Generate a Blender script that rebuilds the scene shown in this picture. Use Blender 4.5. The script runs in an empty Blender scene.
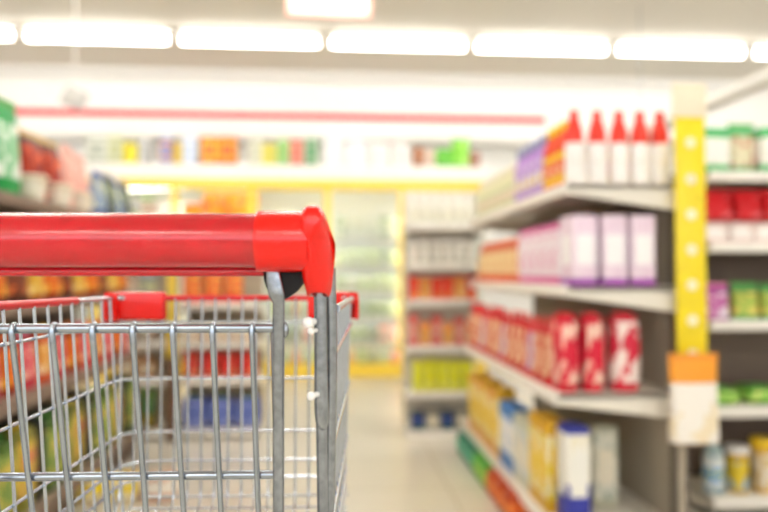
import bpy, bmesh, math, random
from mathutils import Vector, Matrix
random.seed(7)
PI = math.pi
scn = bpy.context.scene
COL = scn.collection
EYE = 1.10
F = 700.0
TH_STORE = math.atan(52 / F)          # the aisle runs 4.2 degrees left of the view axis
TH_CART = math.atan(24 / F)           # the trolley a little less
PITCH = math.atan(18 / F)

def at(px, py, Y, th=TH_STORE):
    """point of the store (or trolley) frame at forward distance Y seen at a given direction"""
    u = (px - 384) / F; v = (256 - py) / F
    f = math.cos(PITCH) - v * math.sin(PITCH)
    up = v * math.cos(PITCH) + math.sin(PITCH)
    x = u * math.cos(th) + f * math.sin(th)
    y = f * math.cos(th) - u * math.sin(th)
    s = Y / y
    return Vector((x * s, Y, EYE + up * s))
def ac(px, py, Y): return at(px, py, Y, TH_CART)
def X_(px, Y): return at(px, 274, Y).x
def Z_(py, px, Y): return at(px, py, Y).z

# ---------------------------------------------------------------- materials
def hexc(h):
    h = h.lstrip('#')
    def lin(c):
        c /= 255
        return c / 12.92 if c <= .04045 else ((c + .055) / 1.055) ** 2.4
    return tuple(lin(int(h[i:i+2], 16)) for i in (0, 2, 4)) + (1,)
MC = {}
def mat(name, col, rough=.5, metal=0, emit=None, es=0, bump=0, bscale=40, coat=0, var=0, vscale=8, spec=.5):
    if name in MC: return MC[name]
    m = bpy.data.materials.new(name); m.use_nodes = True
    nt = m.node_tree; b = nt.nodes['Principled BSDF']
    c = hexc(col) if isinstance(col, str) else col
    b.inputs['Base Color'].default_value = c
    b.inputs['Roughness'].default_value = rough
    b.inputs['Metallic'].default_value = metal
    b.inputs['Coat Weight'].default_value = coat
    b.inputs['Specular IOR Level'].default_value = spec
    if emit:
        b.inputs['Emission Color'].default_value = hexc(emit); b.inputs['Emission Strength'].default_value = es
    if bump or var:
        tc = nt.nodes.new('ShaderNodeTexCoord'); n = nt.nodes.new('ShaderNodeTexNoise')
        n.inputs['Scale'].default_value = bscale if bump else vscale; n.inputs['Detail'].default_value = 4
        nt.links.new(tc.outputs['Object'], n.inputs['Vector'])
        if bump:
            bp = nt.nodes.new('ShaderNodeBump'); bp.inputs['Strength'].default_value = bump; bp.inputs['Distance'].default_value = .002
            nt.links.new(n.outputs['Fac'], bp.inputs['Height']); nt.links.new(bp.outputs['Normal'], b.inputs['Normal'])
        if var:
            r = nt.nodes.new('ShaderNodeValToRGB')
            r.color_ramp.elements[0].position = .35; r.color_ramp.elements[1].position = .65
            r.color_ramp.elements[0].color = tuple(x * (1 - var) for x in c[:3]) + (1,)
            r.color_ramp.elements[1].color = tuple(min(1, x * (1 + var)) for x in c[:3]) + (1,)
            nt.links.new(n.outputs['Fac'], r.inputs['Fac']); nt.links.new(r.outputs['Color'], b.inputs['Base Color'])
    MC[name] = m
    return m

def pack(base, accent, print_col, bands=(.2, .8), scale=5, thr=.56, rough=.4):
    """printed packaging: accent bands below and above, blotches of a third colour between"""
    key = 'pack_%s_%s_%s_%s_%s_%s' % (base, accent, print_col, bands, scale, thr)
    if key in MC: return MC[key]
    m = bpy.data.materials.new('printed_packaging'); m.use_nodes = True
    nt = m.node_tree; N = nt.nodes.new; L = nt.links.new; b = nt.nodes['Principled BSDF']
    b.inputs['Roughness'].default_value = rough + .08; b.inputs['Specular IOR Level'].default_value = .3
    tc = N('ShaderNodeTexCoord'); sp = N('ShaderNodeSeparateXYZ'); L(tc.outputs['Generated'], sp.inputs[0])
    no = N('ShaderNodeTexNoise'); no.inputs['Scale'].default_value = scale; no.inputs['Detail'].default_value = 2
    L(tc.outputs['Generated'], no.inputs['Vector'])
    g = N('ShaderNodeMath'); g.operation = 'GREATER_THAN'; g.inputs[1].default_value = thr; L(no.outputs['Fac'], g.inputs[0])
    m1 = N('ShaderNodeMix'); m1.data_type = 'RGBA'; m1.inputs['A'].default_value = hexc(base); m1.inputs['B'].default_value = hexc(print_col)
    L(g.outputs[0], m1.inputs['Factor'])
    r = N('ShaderNodeValToRGB'); r.color_ramp.interpolation = 'CONSTANT'
    r.color_ramp.elements[0].position = 0; r.color_ramp.elements[0].color = (1, 1, 1, 1)
    r.color_ramp.elements[1].position = bands[0]; r.color_ramp.elements[1].color = (0, 0, 0, 1)
    e = r.color_ramp.elements.new(bands[1]); e.color = (1, 1, 1, 1)
    L(sp.outputs['Z'], r.inputs['Fac'])
    m2 = N('ShaderNodeMix'); m2.data_type = 'RGBA'; L(r.outputs['Color'], m2.inputs['Factor'])
    L(m1.outputs['Result'], m2.inputs['A']); m2.inputs['B'].default_value = hexc(accent)
    L(m2.outputs['Result'], b.inputs['Base Color'])
    MC[key] = m
    return m

M_CHROME = mat('zinc_plated_wire', '#c0c7d0', .24, 1, var=.06, vscale=60)
M_GALV = mat('galvanised_tube', '#969ca4', .26, 1, bump=.10, bscale=150, var=.16, vscale=110)
M_GATE = mat('polished_gate_wire', '#a3acb7', .2, 1, var=.06, vscale=60)
M_SLEEVE = mat('crimson_handle_sleeve', '#c20418', .22, coat=.5, var=.08, vscale=25)
M_REDCAP = mat('scarlet_plastic', '#e41004', .22, coat=.1)
M_REDRIM = mat('red_coated_wire', '#cf1c26', .35)
M_BLACK = mat('black_plastic', '#0a0706', .5, spec=.25)
M_RUBBER = mat('grey_rubber', '#3a3a3c', .7)
M_BOLT = mat('white_bolt_plastic', '#f4f4f2', .25)
M_WHITE = mat('white_painted_metal', '#f1efea', .45)
M_SHELF = mat('cream_painted_shelf', '#e9e3d6', .45)
M_PANEL = mat('grey_beige_panel', '#a69c8b', .6, var=.05, vscale=4)
M_POST = mat('dark_upright', '#5f574e', .5)
M_YEL = mat('yellow_frame', '#f2d24a', .4)
M_RAIL = mat('price_rail', '#f3efe6', .35)

# ---------------------------------------------------------------- mesh helpers
def new_bm(): return bmesh.new()
def bx(bm, x0, x1, y0, y1, z0, z1, bev=0, seg=2):
    r = bmesh.ops.create_cube(bm, size=1)
    bmesh.ops.scale(bm, vec=(x1-x0, y1-y0, z1-z0), verts=r['verts'])
    bmesh.ops.translate(bm, vec=((x0+x1)/2, (y0+y1)/2, (z0+z1)/2), verts=r['verts'])
    if bev:
        es = set()
        for v in r['verts']: es.update(v.link_edges)
        bmesh.ops.bevel(bm, geom=list(es), offset=bev, segments=seg, affect='EDGES', profile=.5)
def loft(bm, rings, cap=True, closed=False):
    vs = [[bm.verts.new(p) for p in r] for r in rings]
    n = len(rings[0])
    pairs = list(zip(vs[:-1], vs[1:]))
    if closed: pairs.append((vs[-1], vs[0]))
    for a, b in pairs:
        for i in range(n):
            j = (i+1) % n
            bm.faces.new((a[i], a[j], b[j], b[i]))
    if cap and not closed:
        bm.faces.new(list(reversed(vs[0]))); bm.faces.new(vs[-1])
def tube(bm, pts, r, n=8, flat=None):
    pts = [Vector(p) for p in pts]
    out = []; prev = None
    for i, p in enumerate(pts):
        a = pts[i-1] if i else p; c = pts[i+1] if i < len(pts)-1 else p
        d = (c-a).normalized()
        if prev is None:
            ref = Vector((0, 0, 1)) if abs(d.z) < .9 else Vector((0, 1, 0))
            u = d.cross(ref).normalized()
        else:
            u = (prev - d*prev.dot(d)).normalized()
        prev = u; w = d.cross(u)
        rr = r[i] if isinstance(r, (list, tuple)) else r
        out.append([p + u*rr*math.cos(2*PI*k/n) + w*rr*math.sin(2*PI*k/n) for k in range(n)])
    loft(bm, out)
def rounded(pts, rad, k=5):
    """polyline with rounded corners"""
    pts = [Vector(p) for p in pts]; out = [pts[0]]
    for i in range(1, len(pts)-1):
        p = pts[i]; a = (pts[i-1]-p); b = (pts[i+1]-p)
        ra = min(rad, a.length*.45, b.length*.45)
        s = p + a.normalized()*ra; e = p + b.normalized()*ra
        for j in range(k+1):
            t = j/k
            out.append(s*(1-t)**2 + p*2*t*(1-t) + e*t*t)
    out.append(pts[-1]); return out
def lathe(bm, prof, n=16, cx=0, cy=0, sy=1):
    rings = [[Vector((cx + r*math.cos(2*PI*k/n), cy + r*math.sin(2*PI*k/n)*sy, z)) for k in range(n)] for r, z in prof]
    loft(bm, rings)
def mesh_of(name, bm, m, smooth=True, ang=40):
    bmesh.ops.recalc_face_normals(bm, faces=bm.faces)
    me = bpy.data.meshes.new(name); bm.to_mesh(me); bm.free()
    me.materials.append(m)
    if smooth:
        me.polygons.foreach_set('use_smooth', [True]*len(me.polygons))
        try: me.set_sharp_from_angle(angle=math.radians(ang))
        except Exception: pass
    return me
def put(name, me, parent=None, loc=(0, 0, 0)):
    o = bpy.data.objects.new(name, me); COL.objects.link(o); o.location = loc
    if parent: o.parent = parent
    return o
def obj(name, bm, m, parent=None, smooth=True, loc=(0, 0, 0)):
    return put(name, mesh_of(name, bm, m, smooth), parent, loc)
def tag(o, label, cat, group=None):
    o['label'] = label; o['category'] = cat
    if group: o['group'] = group
    return o
def empty(name, label, cat, loc=(0, 0, 0), rz=0, group=None):
    o = bpy.data.objects.new(name, None); COL.objects.link(o)
    o.empty_display_size = .05; o.location = loc; o.rotation_euler = (0, 0, rz)
    return tag(o, label, cat, group)
def struct(name, bm, m):
    o = obj(name, bm, m, smooth=False); o['kind'] = 'structure'; return o
def BX(*a, **k):
    bm = new_bm(); bx(bm, *a, **k); return bm
ORD = ['first', 'second', 'third', 'fourth', 'fifth', 'sixth', 'seventh', 'eighth', 'ninth', 'tenth', 'eleventh', 'twelfth',
       'thirteenth', 'fourteenth', 'fifteenth', 'sixteenth', 'seventeenth', 'eighteenth', 'nineteenth', 'twentieth']

# ---------------------------------------------------------------- the room
XL, XR, YB, YF, CZ = -5.2, 5.8, 8.5, -3.5, 3.35
m = mat('cream_floor_tile', '#dfd6bf', .22)
nt = m.node_tree; b = nt.nodes['Principled BSDF']
tc = nt.nodes.new('ShaderNodeTexCoord'); br = nt.nodes.new('ShaderNodeTexBrick')
br.offset = 0; br.inputs['Scale'].default_value = 1; br.inputs['Brick Width'].default_value = .6; br.inputs['Row Height'].default_value = .6
br.inputs['Mortar Size'].default_value = .004
br.inputs['Color1'].default_value = hexc('#e0dacb'); br.inputs['Color2'].default_value = hexc('#dbd4c4'); br.inputs['Mortar'].default_value = hexc('#b9ae98')
nt.links.new(tc.outputs['Object'], br.inputs['Vector']); nt.links.new(br.outputs['Color'], b.inputs['Base Color'])
struct('floor', BX(XL, XR, YF, YB, -.05, 0), m)
M_CEIL = mat('warm_white_ceiling', '#dcd8ce', .8)
M_WALL = mat('white_wall', '#f2f1ee', .7)
struct('ceiling', BX(XL, XR, YF, YB, CZ, CZ+.05), M_CEIL)
struct('wall_back', BX(XL, XR, YB, YB+.1, 0, CZ), M_WALL)
struct('wall_left', BX(XL-.1, XL, YF, YB, 0, CZ), M_WALL)
struct('wall_right', BX(XR, XR+.1, YF, YB, 0, CZ), M_WALL)
struct('wall_front', BX(XL, XR, YF-.1, YF, 0, 1.35), M_WALL)                # low wall and lintel of the shop window behind the camera
struct('wall_front', BX(XL, XR, YF-.1, YF, 2.35, CZ), M_WALL)
YK = 7.75
zk0 = Z_(134, 300, YK)
struct('trim_1', BX(XL, XR, YK, YB, zk0, CZ), M_WALL)                       # white bulkhead over the coolers
zs = Z_(116.5, 300, YK)
M_STRIPE = mat('red_stripe_paint', '#da1420', .4)
struct('trim_2', BX(XL+.3, X_(545, YK), YK-.03, YK, zs-.032, zs+.032), M_STRIPE)

# ---------------------------------------------------------------- ceiling lamps
M_TUBE = mat('lit_tube', '#ffffff', .4, emit='#fffaf4', es=13)
M_TUBE2 = mat('lit_tube_overhead', '#ffffff', .4, emit='#fffaf4', es=44)
def lamp_meshes():
    bm = new_bm(); bx(bm, -.66, .66, -.06, .06, -.03, 0, .006)
    bx(bm, -.66, -.63, -.045, .045, -.125, -.03, .004); bx(bm, .63, .66, -.045, .045, -.125, -.03, .004)
    a = mesh_of('housing', bm, M_WHITE, True)
    bm = new_bm()
    tube(bm, [(-.63, 0, -.085), (.63, 0, -.085)], .032, 10)
    b = mesh_of('tube', bm, M_TUBE, True)
    c = b.copy(); c.materials.clear(); c.materials.append(M_TUBE2)
    return a, b, c
LA, LB, LC = lamp_meshes()
def lamp(x, y, z, label, group=None, rz=0):
    e = empty('ceiling_lamp', label, 'lamp', (x, y, z), rz, group)
    put('lamp_housing', LA, e); put('lamp_tube', LB if y > 6 else LC, e)
    return e
wd = ['leftmost, cut by the frame edge', 'second from the left', 'third from the left', 'fourth from the left', 'fifth from the left', 'sixth from the left', 'rightmost, at the frame edge']
for k in range(7):
    lamp(-3.52 + 1.38*k - .0, 6.55, CZ, 'fluorescent ceiling lamp, %s in the row before the back wall' % wd[k], 'row of lamps before the back wall')
for r, yy in enumerate((4.6, 2.4, -3.0)):
    for k in range(5):
        lamp(-3.6 + 1.9*k, yy, CZ, 'white fluorescent ceiling lamp overhead, outside the picture', 'overhead lamps outside the picture')

# hanging sign, its lower edge in the top of the picture
p0 = at(286, 16, 5.2); p1 = at(371, 16, 5.2)
e = empty('hanging_sign', 'white hanging sign with thin red border under the ceiling', 'sign', ((p0.x+p1.x)/2, 5.2, p0.z))
w = (p1.x-p0.x)/2
obj('sign_border', BX(-w, w, -.012, .012, 0, .30, .006), mat('pale_red_border', '#f0b5a6', .5), e)
obj('sign_face', BX(-w+.035, w-.035, -.016, .016, .03, .27, .003), mat('sign_white', '#f7efe9', .5), e)
for sx in (-1, 1):
    bm = new_bm(); tube(bm, [(sx*w*.8, 0, .29), (sx*w*.8, 0, CZ-p0.z)], .004, 6); obj('hanging_wire', bm, M_CHROME, e)
# grey aisle card on a rod above the left rack
p = at(74, 108, 5.4)
e = empty('aisle_card', 'small grey tilted card hanging above the left rack', 'sign', (p.x, 5.4, p.z))
bm = new_bm(); bx(bm, -.09, .09, -.006, .006, 0, .15, .003)
bmesh.ops.rotate(bm, cent=(0, 0, .07), matrix=Matrix.Rotation(.45, 3, 'Y'), verts=bm.verts)
obj('card', bm, mat('card_grey', '#a9a7a2', .5), e)
bm = new_bm(); tube(bm, [(0, .01, .12), (0, .01, CZ-p.z)], .005, 6); obj('rod', bm, M_WHITE, e)
# suspended light trough along the right-hand rack
p = at(768, 84, 3.9)
e = empty('light_trough', 'grey light trough hanging along the right side, top right corner', 'lamp', (p.x, 4.7, p.z))
obj('trough', BX(-.06, .06, -1.2, 1.2, 0, .07, .01), mat('trough_grey', '#ebeae4', .4), e)
for s in (-1, 1):
    bm = new_bm(); tube(bm, [(0, s*.9, .06), (0, s*.9, CZ-p.z)], .005, 6); obj('hanging_wire', bm, M_CHROME, e)

# added fill strip under the bulkhead, put in to brighten the cooler roof
e = empty('added_fill_strip', 'added fill light strip under the white bulkhead above the cooler roof', 'lamp', (-.5, YK+.06, zk0))
obj('fill_strip_lip', BX(-3.9, 3.9, -.055, -.045, -.045, 0), M_WHITE, e)
bm = new_bm(); tube(bm, [(-3.85, 0, -.018), (3.85, 0, -.018)], .014, 8); obj('lamp_tube', bm, mat('fill_strip_tube', '#ffffff', .4, emit='#fffaf2', es=9), e)

# ---------------------------------------------------------------- product kinds
def k_bottle(h, r, body, cap, label, sq=1):
    bm = new_bm()
    lathe(bm, [(r*.85, 0), (r, .02*h), (r, .58*h), (r*.93, .66*h), (r*.55, .78*h), (r*.38, .84*h), (r*.38, .9*h)], 14, sy=sq)
    a = mesh_of('body', bm, body)
    bm = new_bm(); lathe(bm, [(r*.46, .86*h), (r*.5, .87*h), (r*.47, .97*h), (r*.36, h)], 12, sy=1)
    b = mesh_of('cap', bm, cap)
    bm = new_bm(); lathe(bm, [(r*1.015, .12*h), (r*1.015, .52*h)], 14, sy=sq)
    c = mesh_of('label', bm, label)
    return [('body', a), ('cap', b), ('paper_label', c)]
def k_red_bottle(h, r, body, red, label):
    bm = new_bm(); lathe(bm, [(r*.85, 0), (r, .02*h), (r, .54*h), (r*.96, .57*h)], 16, sy=.75); a = mesh_of('body', bm, body)
    bm = new_bm(); lathe(bm, [(r*.98, .56*h), (r*.9, .72*h), (r*.62, .84*h), (r*.46, .89*h), (r*.44, .93*h)], 16, sy=.75); s = mesh_of('shoulder', bm, red)
    bm = new_bm(); lathe(bm, [(r*.5, .92*h), (r*.52, .93*h), (r*.42, .985*h), (r*.2, h)], 12)
    b = mesh_of('cap', bm, red)
    return [('body', a), ('shoulder', s), ('cap', b)]
def k_pouch(w, h, d, m1, m2):
    bm = new_bm(); nx, nz = 6, 8; rings = []
    for j in range(nz+1):
        t = j/nz; z = h*.93*t
        th = d/2*(max(.0, 1 - t**2.2))**.6 * (.85 if j == 0 else 1) + .003
        ww = w/2*(1 - .06*math.sin(PI*t))
        ring = []
        n = 14
        for k in range(n):
            a = 2*PI*k/n
            ring.append(Vector((ww*math.copysign(abs(math.cos(a))**.7, math.cos(a)), th*math.copysign(abs(math.sin(a))**.8, math.sin(a)), z)))
        rings.append(ring)
    loft(bm, rings); a = mesh_of('bag', bm, m1)
    bm = new_bm(); bx(bm, -w/2*1.0, w/2*1.0, -.003, .003, h*.92, h, .0012, 1)
    b = mesh_of('top_seal', bm, m2)
    return [('bag', a), ('top_seal', b)]
def k_box(w, h, d, m1, m2):
    bm = new_bm(); bx(bm, -w/2, w/2, -d/2, d/2, 0, h, .004, 2); a = mesh_of('carton', bm, m1)
    bm = new_bm(); bx(bm, -w*.36, w*.36, -d/2-.0012, -d/2+.002, h*.3, h*.72); bx(bm, -w*.5-.0012, -w*.5+.002, -d*.34, d*.34, h*.3, h*.72)
    bx(bm, w*.5-.002, w*.5+.0012, -d*.34, d*.34, h*.3, h*.72)
    b = mesh_of('printed_panel', bm, m2, False)
    return [('carton', a), ('printed_panel', b)]
def k_tub(h, r, m1, m2):
    bm = new_bm(); lathe(bm, [(r*.82, 0), (r*.84, .01), (r*.97, h*.86)], 16); a = mesh_of('tub', bm, m1)
    bm = new_bm(); lathe(bm, [(r*1.02, h*.85), (r*1.04, h*.87), (r*1.04, h*.97), (r*.98, h)], 16); b = mesh_of('lid', bm, m2)
    return [('tub', a), ('lid', b)]
def k_can(h, r, m1, m2):
    bm = new_bm(); lathe(bm, [(r*.94, 0), (r, .02*h), (r, .95*h)], 16); a = mesh_of('can_wall', bm, m1)
    bm = new_bm(); lathe(bm, [(r*1.01, .94*h), (r*1.02, h), (r*.9, h), (r*.88, .97*h)], 16); b = mesh_of('can_lid', bm, m2)
    return [('can_wall', a), ('can_lid', b)]
def k_loaf(w, h, d, m1, m2):
    """soft rounded bag pack (nappies, bread, flour)"""
    bm = new_bm(); rings = []
    for j in range(8):
        t = j/7; z = h*t; f = 1 - .18*abs(2*t-1)**4
        n = 16
        rings.append([Vector((w/2*f*math.copysign(abs(math.cos(2*PI*k/n))**.45, math.cos(2*PI*k/n)),
                              d/2*f*math.copysign(abs(math.sin(2*PI*k/n))**.45, math.sin(2*PI*k/n)), z)) for k in range(n)])
    loft(bm, rings); a = mesh_of('pack', bm, m1)
    bm = new_bm(); bx(bm, -w*.30, w*.30, -.012, .012, h*.995, h*1.05, .004)
    b = mesh_of('pack_handle', bm, m2)
    return [('pack', a), ('pack_handle', b)]
def k_gable(w, h, d, m1, m2):
    """milk carton"""
    bm = new_bm(); bx(bm, -w/2, w/2, -d/2, d/2, 0, h*.76, .003, 1)
    v = [bm.verts.new(p) for p in [(-w/2, -d/2, h*.76), (w/2, -d/2, h*.76), (w/2, d/2, h*.76), (-w/2, d/2, h*.76), (-w/2, 0, h*.95), (w/2, 0, h*.95)]]
    for f in ((0, 1, 5, 4), (2, 3, 4, 5), (0, 4, 3), (1, 2, 5)): bm.faces.new([v[i] for i in f])
    a = mesh_of('carton', bm, m1, False)
    bm = new_bm(); bx(bm, -w/2, w/2, -.002, .002, h*.945, h)
    b = mesh_of('gable_seal', bm, m2, False)
    return [('carton', a), ('gable_seal', b)]

def merge_kind(parts, name):
    """one mesh from a kind, for copies too small to show their parts"""
    me = bpy.data.meshes.new(name); bm = bmesh.new(); mats = []
    for i, (_, pm) in enumerate(parts):
        n0 = len(bm.faces); bm.from_mesh(pm); bm.faces.ensure_lookup_table()
        for f in bm.faces[n0:]: f.material_index = i
        mats.append(pm.materials[0])
    bm.to_mesh(me); bm.free()
    for q in mats: me.materials.append(q)
    return me
def place(kind_name, parts, loc, label, cat, rz=0, sc=(1, 1, 1), group=None):
    if isinstance(parts, bpy.types.Mesh):
        o = put(kind_name, parts, None, loc); o.rotation_euler.z = rz; o.scale = sc
        return tag(o, label, cat, group)
    e = empty(kind_name, label, cat, loc, rz, group); e.scale = sc
    for n, me in parts: put(n, me, e)
    return e

# ---------------------------------------------------------------- racks
def rack(label, loc, rz, W, shelves, D, height, post_at=(0,), panel=True, base_z=None, taper=True, m_shelf=M_SHELF, m_panel=M_PANEL, deep=None, cat='shelf', rail=M_RAIL, endpanel=False, post_up=.01):
    """local frame: x along the front, front edge at y=0, back at y=D, z up"""
    e = empty('display_rack', label, cat, loc, rz)
    if panel: obj('back_panel', BX(0, W, D-.03, D, .02, height, .003), m_panel, e)
    for px in post_at: obj('upright_post', BX(px-.025, px+.025, D-.035, D+.015, 0, height+post_up, .004), M_POST, e)
    if base_z: obj('kick_plate', BX(.01, W-.01, .05, D-.035, 0, base_z, .003), m_panel, e)
    for i, z in enumerate(shelves):
        f = deep[i] if deep else 0
        bm = new_bm(); bx(bm, 0, W, f, D-.03, z-.022, z, .003)
        s = obj('shelf', bm, m_shelf, e)
        bm = new_bm(); bx(bm, 0, W, f-.008, f, z-.042, z+.004, .003); obj('price_rail', bm, rail, s)
        if taper:
            for xx in (0, W-.006) if W > .3 else (0,):
                bm = new_bm()
                P = [(f, z), (f, z-.04), (D-.03, z-.10), (D-.03, z)]
                a = [bm.verts.new((xx, y, q)) for y, q in P]; b2 = [bm.verts.new((xx+.006, y, q)) for y, q in P]
                bm.faces.new(a); bm.faces.new(b2[::-1])
                for k in range(4): bm.faces.new((a[k], a[(k+1) % 4], b2[(k+1) % 4], b2[k]))
                bmesh.ops.recalc_face_normals(bm, faces=bm.faces)
                obj('bracket', bm, m_shelf, s, False)
    if endpanel:
        for xx in (0, W): obj('end_panel', BX(xx-.01, xx+.01, 0, D, .02, height, .003), m_shelf, e)
    return e

# --- right rack (long, facing the aisle) -------------------------------------------------
GY0, GY1 = 2.56, 4.42
GX = X_(568, GY0); GB = X_(684, GY0); GD = GB - GX
s_z = [Z_(183, 568, GY0), Z_(286, 568, GY0), Z_(394, 556, GY0), Z_(531, 556, GY0)]
dpx = X_(555, GY0) - GX
rack('cream metal rack of four stocked shelves running down the right of the aisle', (GX, GY1, 0), -PI/2, GY1-GY0,
     s_z, GD, s_z[0], post_at=(0, GY1-GY0-.03), deep=[0, 0, dpx, dpx], base_z=None)

M_w = mat('white_plastic', '#f3f0ec', .35)
M_red = mat('red_plastic', '#d5171c', .35)
M_yel = mat('yellow_plastic', '#f1c913', .35)
M_pur = mat('purple_plastic', '#9a3bb3', .35)
M_blu = mat('blue_plastic', '#2f3f9c', .4)
M_grn = mat('green_plastic', '#48a03c', .4)
M_org = mat('orange_plastic', '#e8741c', .4)
M_pnk = mat('pink_plastic', '#e887b0', .4)
M_alu = mat('can_metal', '#c9c9c9', .35, 1)
M_crm = mat('cream_plastic', '#efe6cf', .4)

RED_BOT = k_red_bottle(.292, .037, pack('#fbf9f7', '#f6efec', '#f4e6e0', (.05, .95), 5, .62), mat('tomato_plastic', '#e0301c', .4), M_w)
for i, px in enumerate((575, 598, 620, 641, 661)):
    place('sauce_bottle', RED_BOT, (X_(px, GY0+.07), GY0+.07, s_z[0]), 'white bottle with red top, %s from the aisle on the top shelf end' % ORD[i], 'bottle', rz=random.uniform(-.1, .1), group='white and red bottles at the end of the right rack')
YB_BOT = k_bottle(.275, .034, pack('#f0b62a', '#e2502a', '#f4dc66', (.1, .6)), M_yel, pack('#e4582c', '#f0d040', '#f0c8a0'))
for i in range(4):
    place('yellow_capped_bottle', YB_BOT, (GX+.09+i*.088, GY0+.175, s_z[0]), 'orange bottle with yellow cap, %s from the aisle behind the white bottles' % ORD[i], 'bottle', group='yellow capped bottles behind the end row')
ORG_B = YB_BOT
PUR_B = k_bottle(.27, .042, pack('#c7a8dd', '#b48ad0', '#e6d9f0', (.1, .7)), mat('slate_cap', '#8c93b8', .4), pack('#e9e0f0', '#b48bd2', '#d9c05a'), .7)
PAL_B = k_bottle(.22, .042, pack('#e6e2bd', '#dfd8b0', '#cfd8a8', (.1, .8)), mat('pale_cap', '#e2dcc4', .4), pack('#eee8d4', '#c9cfa0', '#d8b890'), .8)
ys = GY0 + .17; i = 0; cnt = {}
while ys < GY1 - .05:
    if ys < 2.92: kp, nm, ds = ORG_B, 'orange_bottle', 'orange bottle with yellow cap'
    elif ys < 3.45: kp, nm, ds = PUR_B, 'purple_bottle', 'lavender bottle with slate cap'
    else: kp, nm, ds = PAL_B, 'pale_bottle', 'pale cream bottle'
    n = cnt.get(nm, 0); cnt[nm] = n+1
    place(nm, kp, (GX+.055 - (.0), ys + .02, s_z[0]), '%s, %s back from the camera, top shelf, aisle rack' % (ds, ORD[n]), 'bottle', rz=PI/2, group=nm.replace('_', ' ') + 's on the top shelf of the right rack')
    ys += .10 if kp is not ORG_B else .085
# second shelf
NAP = k_box(.092, .268, .16, pack('#f0dcec', '#9a36ac', '#ead0e4', (.10, .995), 3, .62), mat('pack_pale', '#fbf8fb', .5))
for i, px in enumerate((578, 607, 635)):
    place('tissue_box', NAP, (X_(px, GY0+.09), GY0+.09, s_z[1]), 'white pack with purple base, %s from the aisle on the second shelf' % ORD[i], 'pack', group='white packs with purple base at the end of the right rack')
PNK = k_loaf(.10, .25, .10, pack('#ecaccb', '#dd6ea8', '#f7ecf2', (.14, .9), 4, .47), M_pnk)
ORP = k_pouch(.12, .23, .08, pack('#e9a37a', '#d8603c', '#f0d9a0', (.2, .8), 5, .5), M_org)
ys = GY0 + .235; cnt = {}
while ys < GY1 - .05:
    kp, nm, ds, ct = (PNK, 'pink_pack', 'pink and white soft pack', 'pack') if ys < 3.35 else (ORP, 'orange_pouch', 'orange and cream pouch', 'pouch')
    n = cnt.get(nm, 0); cnt[nm] = n+1
    place(nm, kp, (GX+.065, ys, s_z[1]), '%s, %s back from the camera, second shelf, aisle rack' % (ds, ORD[n]), ct, rz=-PI/2, group=nm.replace('_', ' ') + 's on the second shelf of the right rack')
    ys += .125
# third shelf: red packs
RP = k_loaf(.085, .285, .13, pack('#cf1f3a', '#c4152e', '#f0c9b8', (.12, .93), 3.2, .53), M_red)
RPL = k_loaf(.112, .285, .13, pack('#d02a44', '#cb2037', '#f3e2dc', (.12, .93), 2.6, .47), M_red)
for i, px in enumerate((564, 589, 621)):
    kp = RPL if i == 2 else RP
    place('snack_pack', kp, (X_(px, GY0+.08), GY0+.08, s_z[2]), ['red snack pack at the aisle corner of the third shelf', 'red snack pack, middle of three ending the third shelf', 'wider red and white pack, innermost of three ending the third shelf'][i], 'pack', group=None)
R2 = k_pouch(.105, .27, .08, pack('#c9342e', '#c01f28', '#ead0a6', (.15, .8), 4.5, .52), M_red)
R3 = k_pouch(.105, .26, .08, pack('#d98070', '#c9343a', '#c8bfd8', (.15, .8), 4.5, .5), M_red)
ys = GY0 + .21; cnt = {}
k = 0
while ys < GY1 - .04:
    kp, nm, ds = (R3, 'patterned_pouch', 'pale red patterned pouch') if k % 4 == 2 else (R2, 'red_pouch', 'red and cream snack pouch')
    n = cnt.get(nm, 0); cnt[nm] = n+1; k += 1
    place(nm, kp, (GX+dpx+.055, ys, s_z[2]), '%s, %s back from the camera, third shelf, aisle rack' % (ds, ORD[n]), 'pouch', rz=-PI/2+random.uniform(-.15, .15), group=nm.replace('_', ' ') + 's on the third shelf of the right rack')
    ys += .118
# bottom shelf: detergents and cartons
_unused = 0 and k_bottle(.40, .062, pack('#efece2', '#39409a', '#e6e2cc', (.42, .99), 3, .62), M_yel, pack('#f0ecd8', '#3a429c', '#d9cf9a', (.5, .97)), .8)
place('tall_carton', k_box(.092, .37, .12, pack('#f1efe6', '#383f9d', '#efe9d2', (.42, .93), 3, .6), mat('pale_panel', '#efeee6', .5)), (X_(572, GY0+.09), GY0+.09, s_z[3]), 'tall white carton with blue lower half at the near end of the bottom shelf', 'carton')
place('tall_carton', k_box(.10, .33, .10, pack('#e4e2d2', '#b9b8a0', '#a8b4a2', (.1, .93), 4, .55), M_crm), (X_(600, GY0+.28), GY0+.28, s_z[3]), 'pale carton standing behind the white and blue carton, bottom shelf', 'carton')
seqs = [('yellow_carton', pack('#e8cf45', '#d9a82b', '#f2ecd0', (.15, .85), 4, .52), M_yel, 'yellow carton'),
        ('pale_carton', pack('#dfe2da', '#c9ccb8', '#aebfca', (.15, .85), 4, .55), M_crm, 'pale grey carton'),
        ('blue_carton', pack('#b9cfe6', '#3f78bb', '#f0f3f5', (.25, .8), 4, .5), M_w, 'light blue and white carton'),
        ('amber_carton', pack('#e8c24a', '#dd9040', '#e9dfb0', (.2, .85), 4, .5), M_yel, 'amber carton')]
order = [0, 0, 1, 1, 2, 2, 0, 3, 0, 3, 0, 3]
cnt = {}
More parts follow.
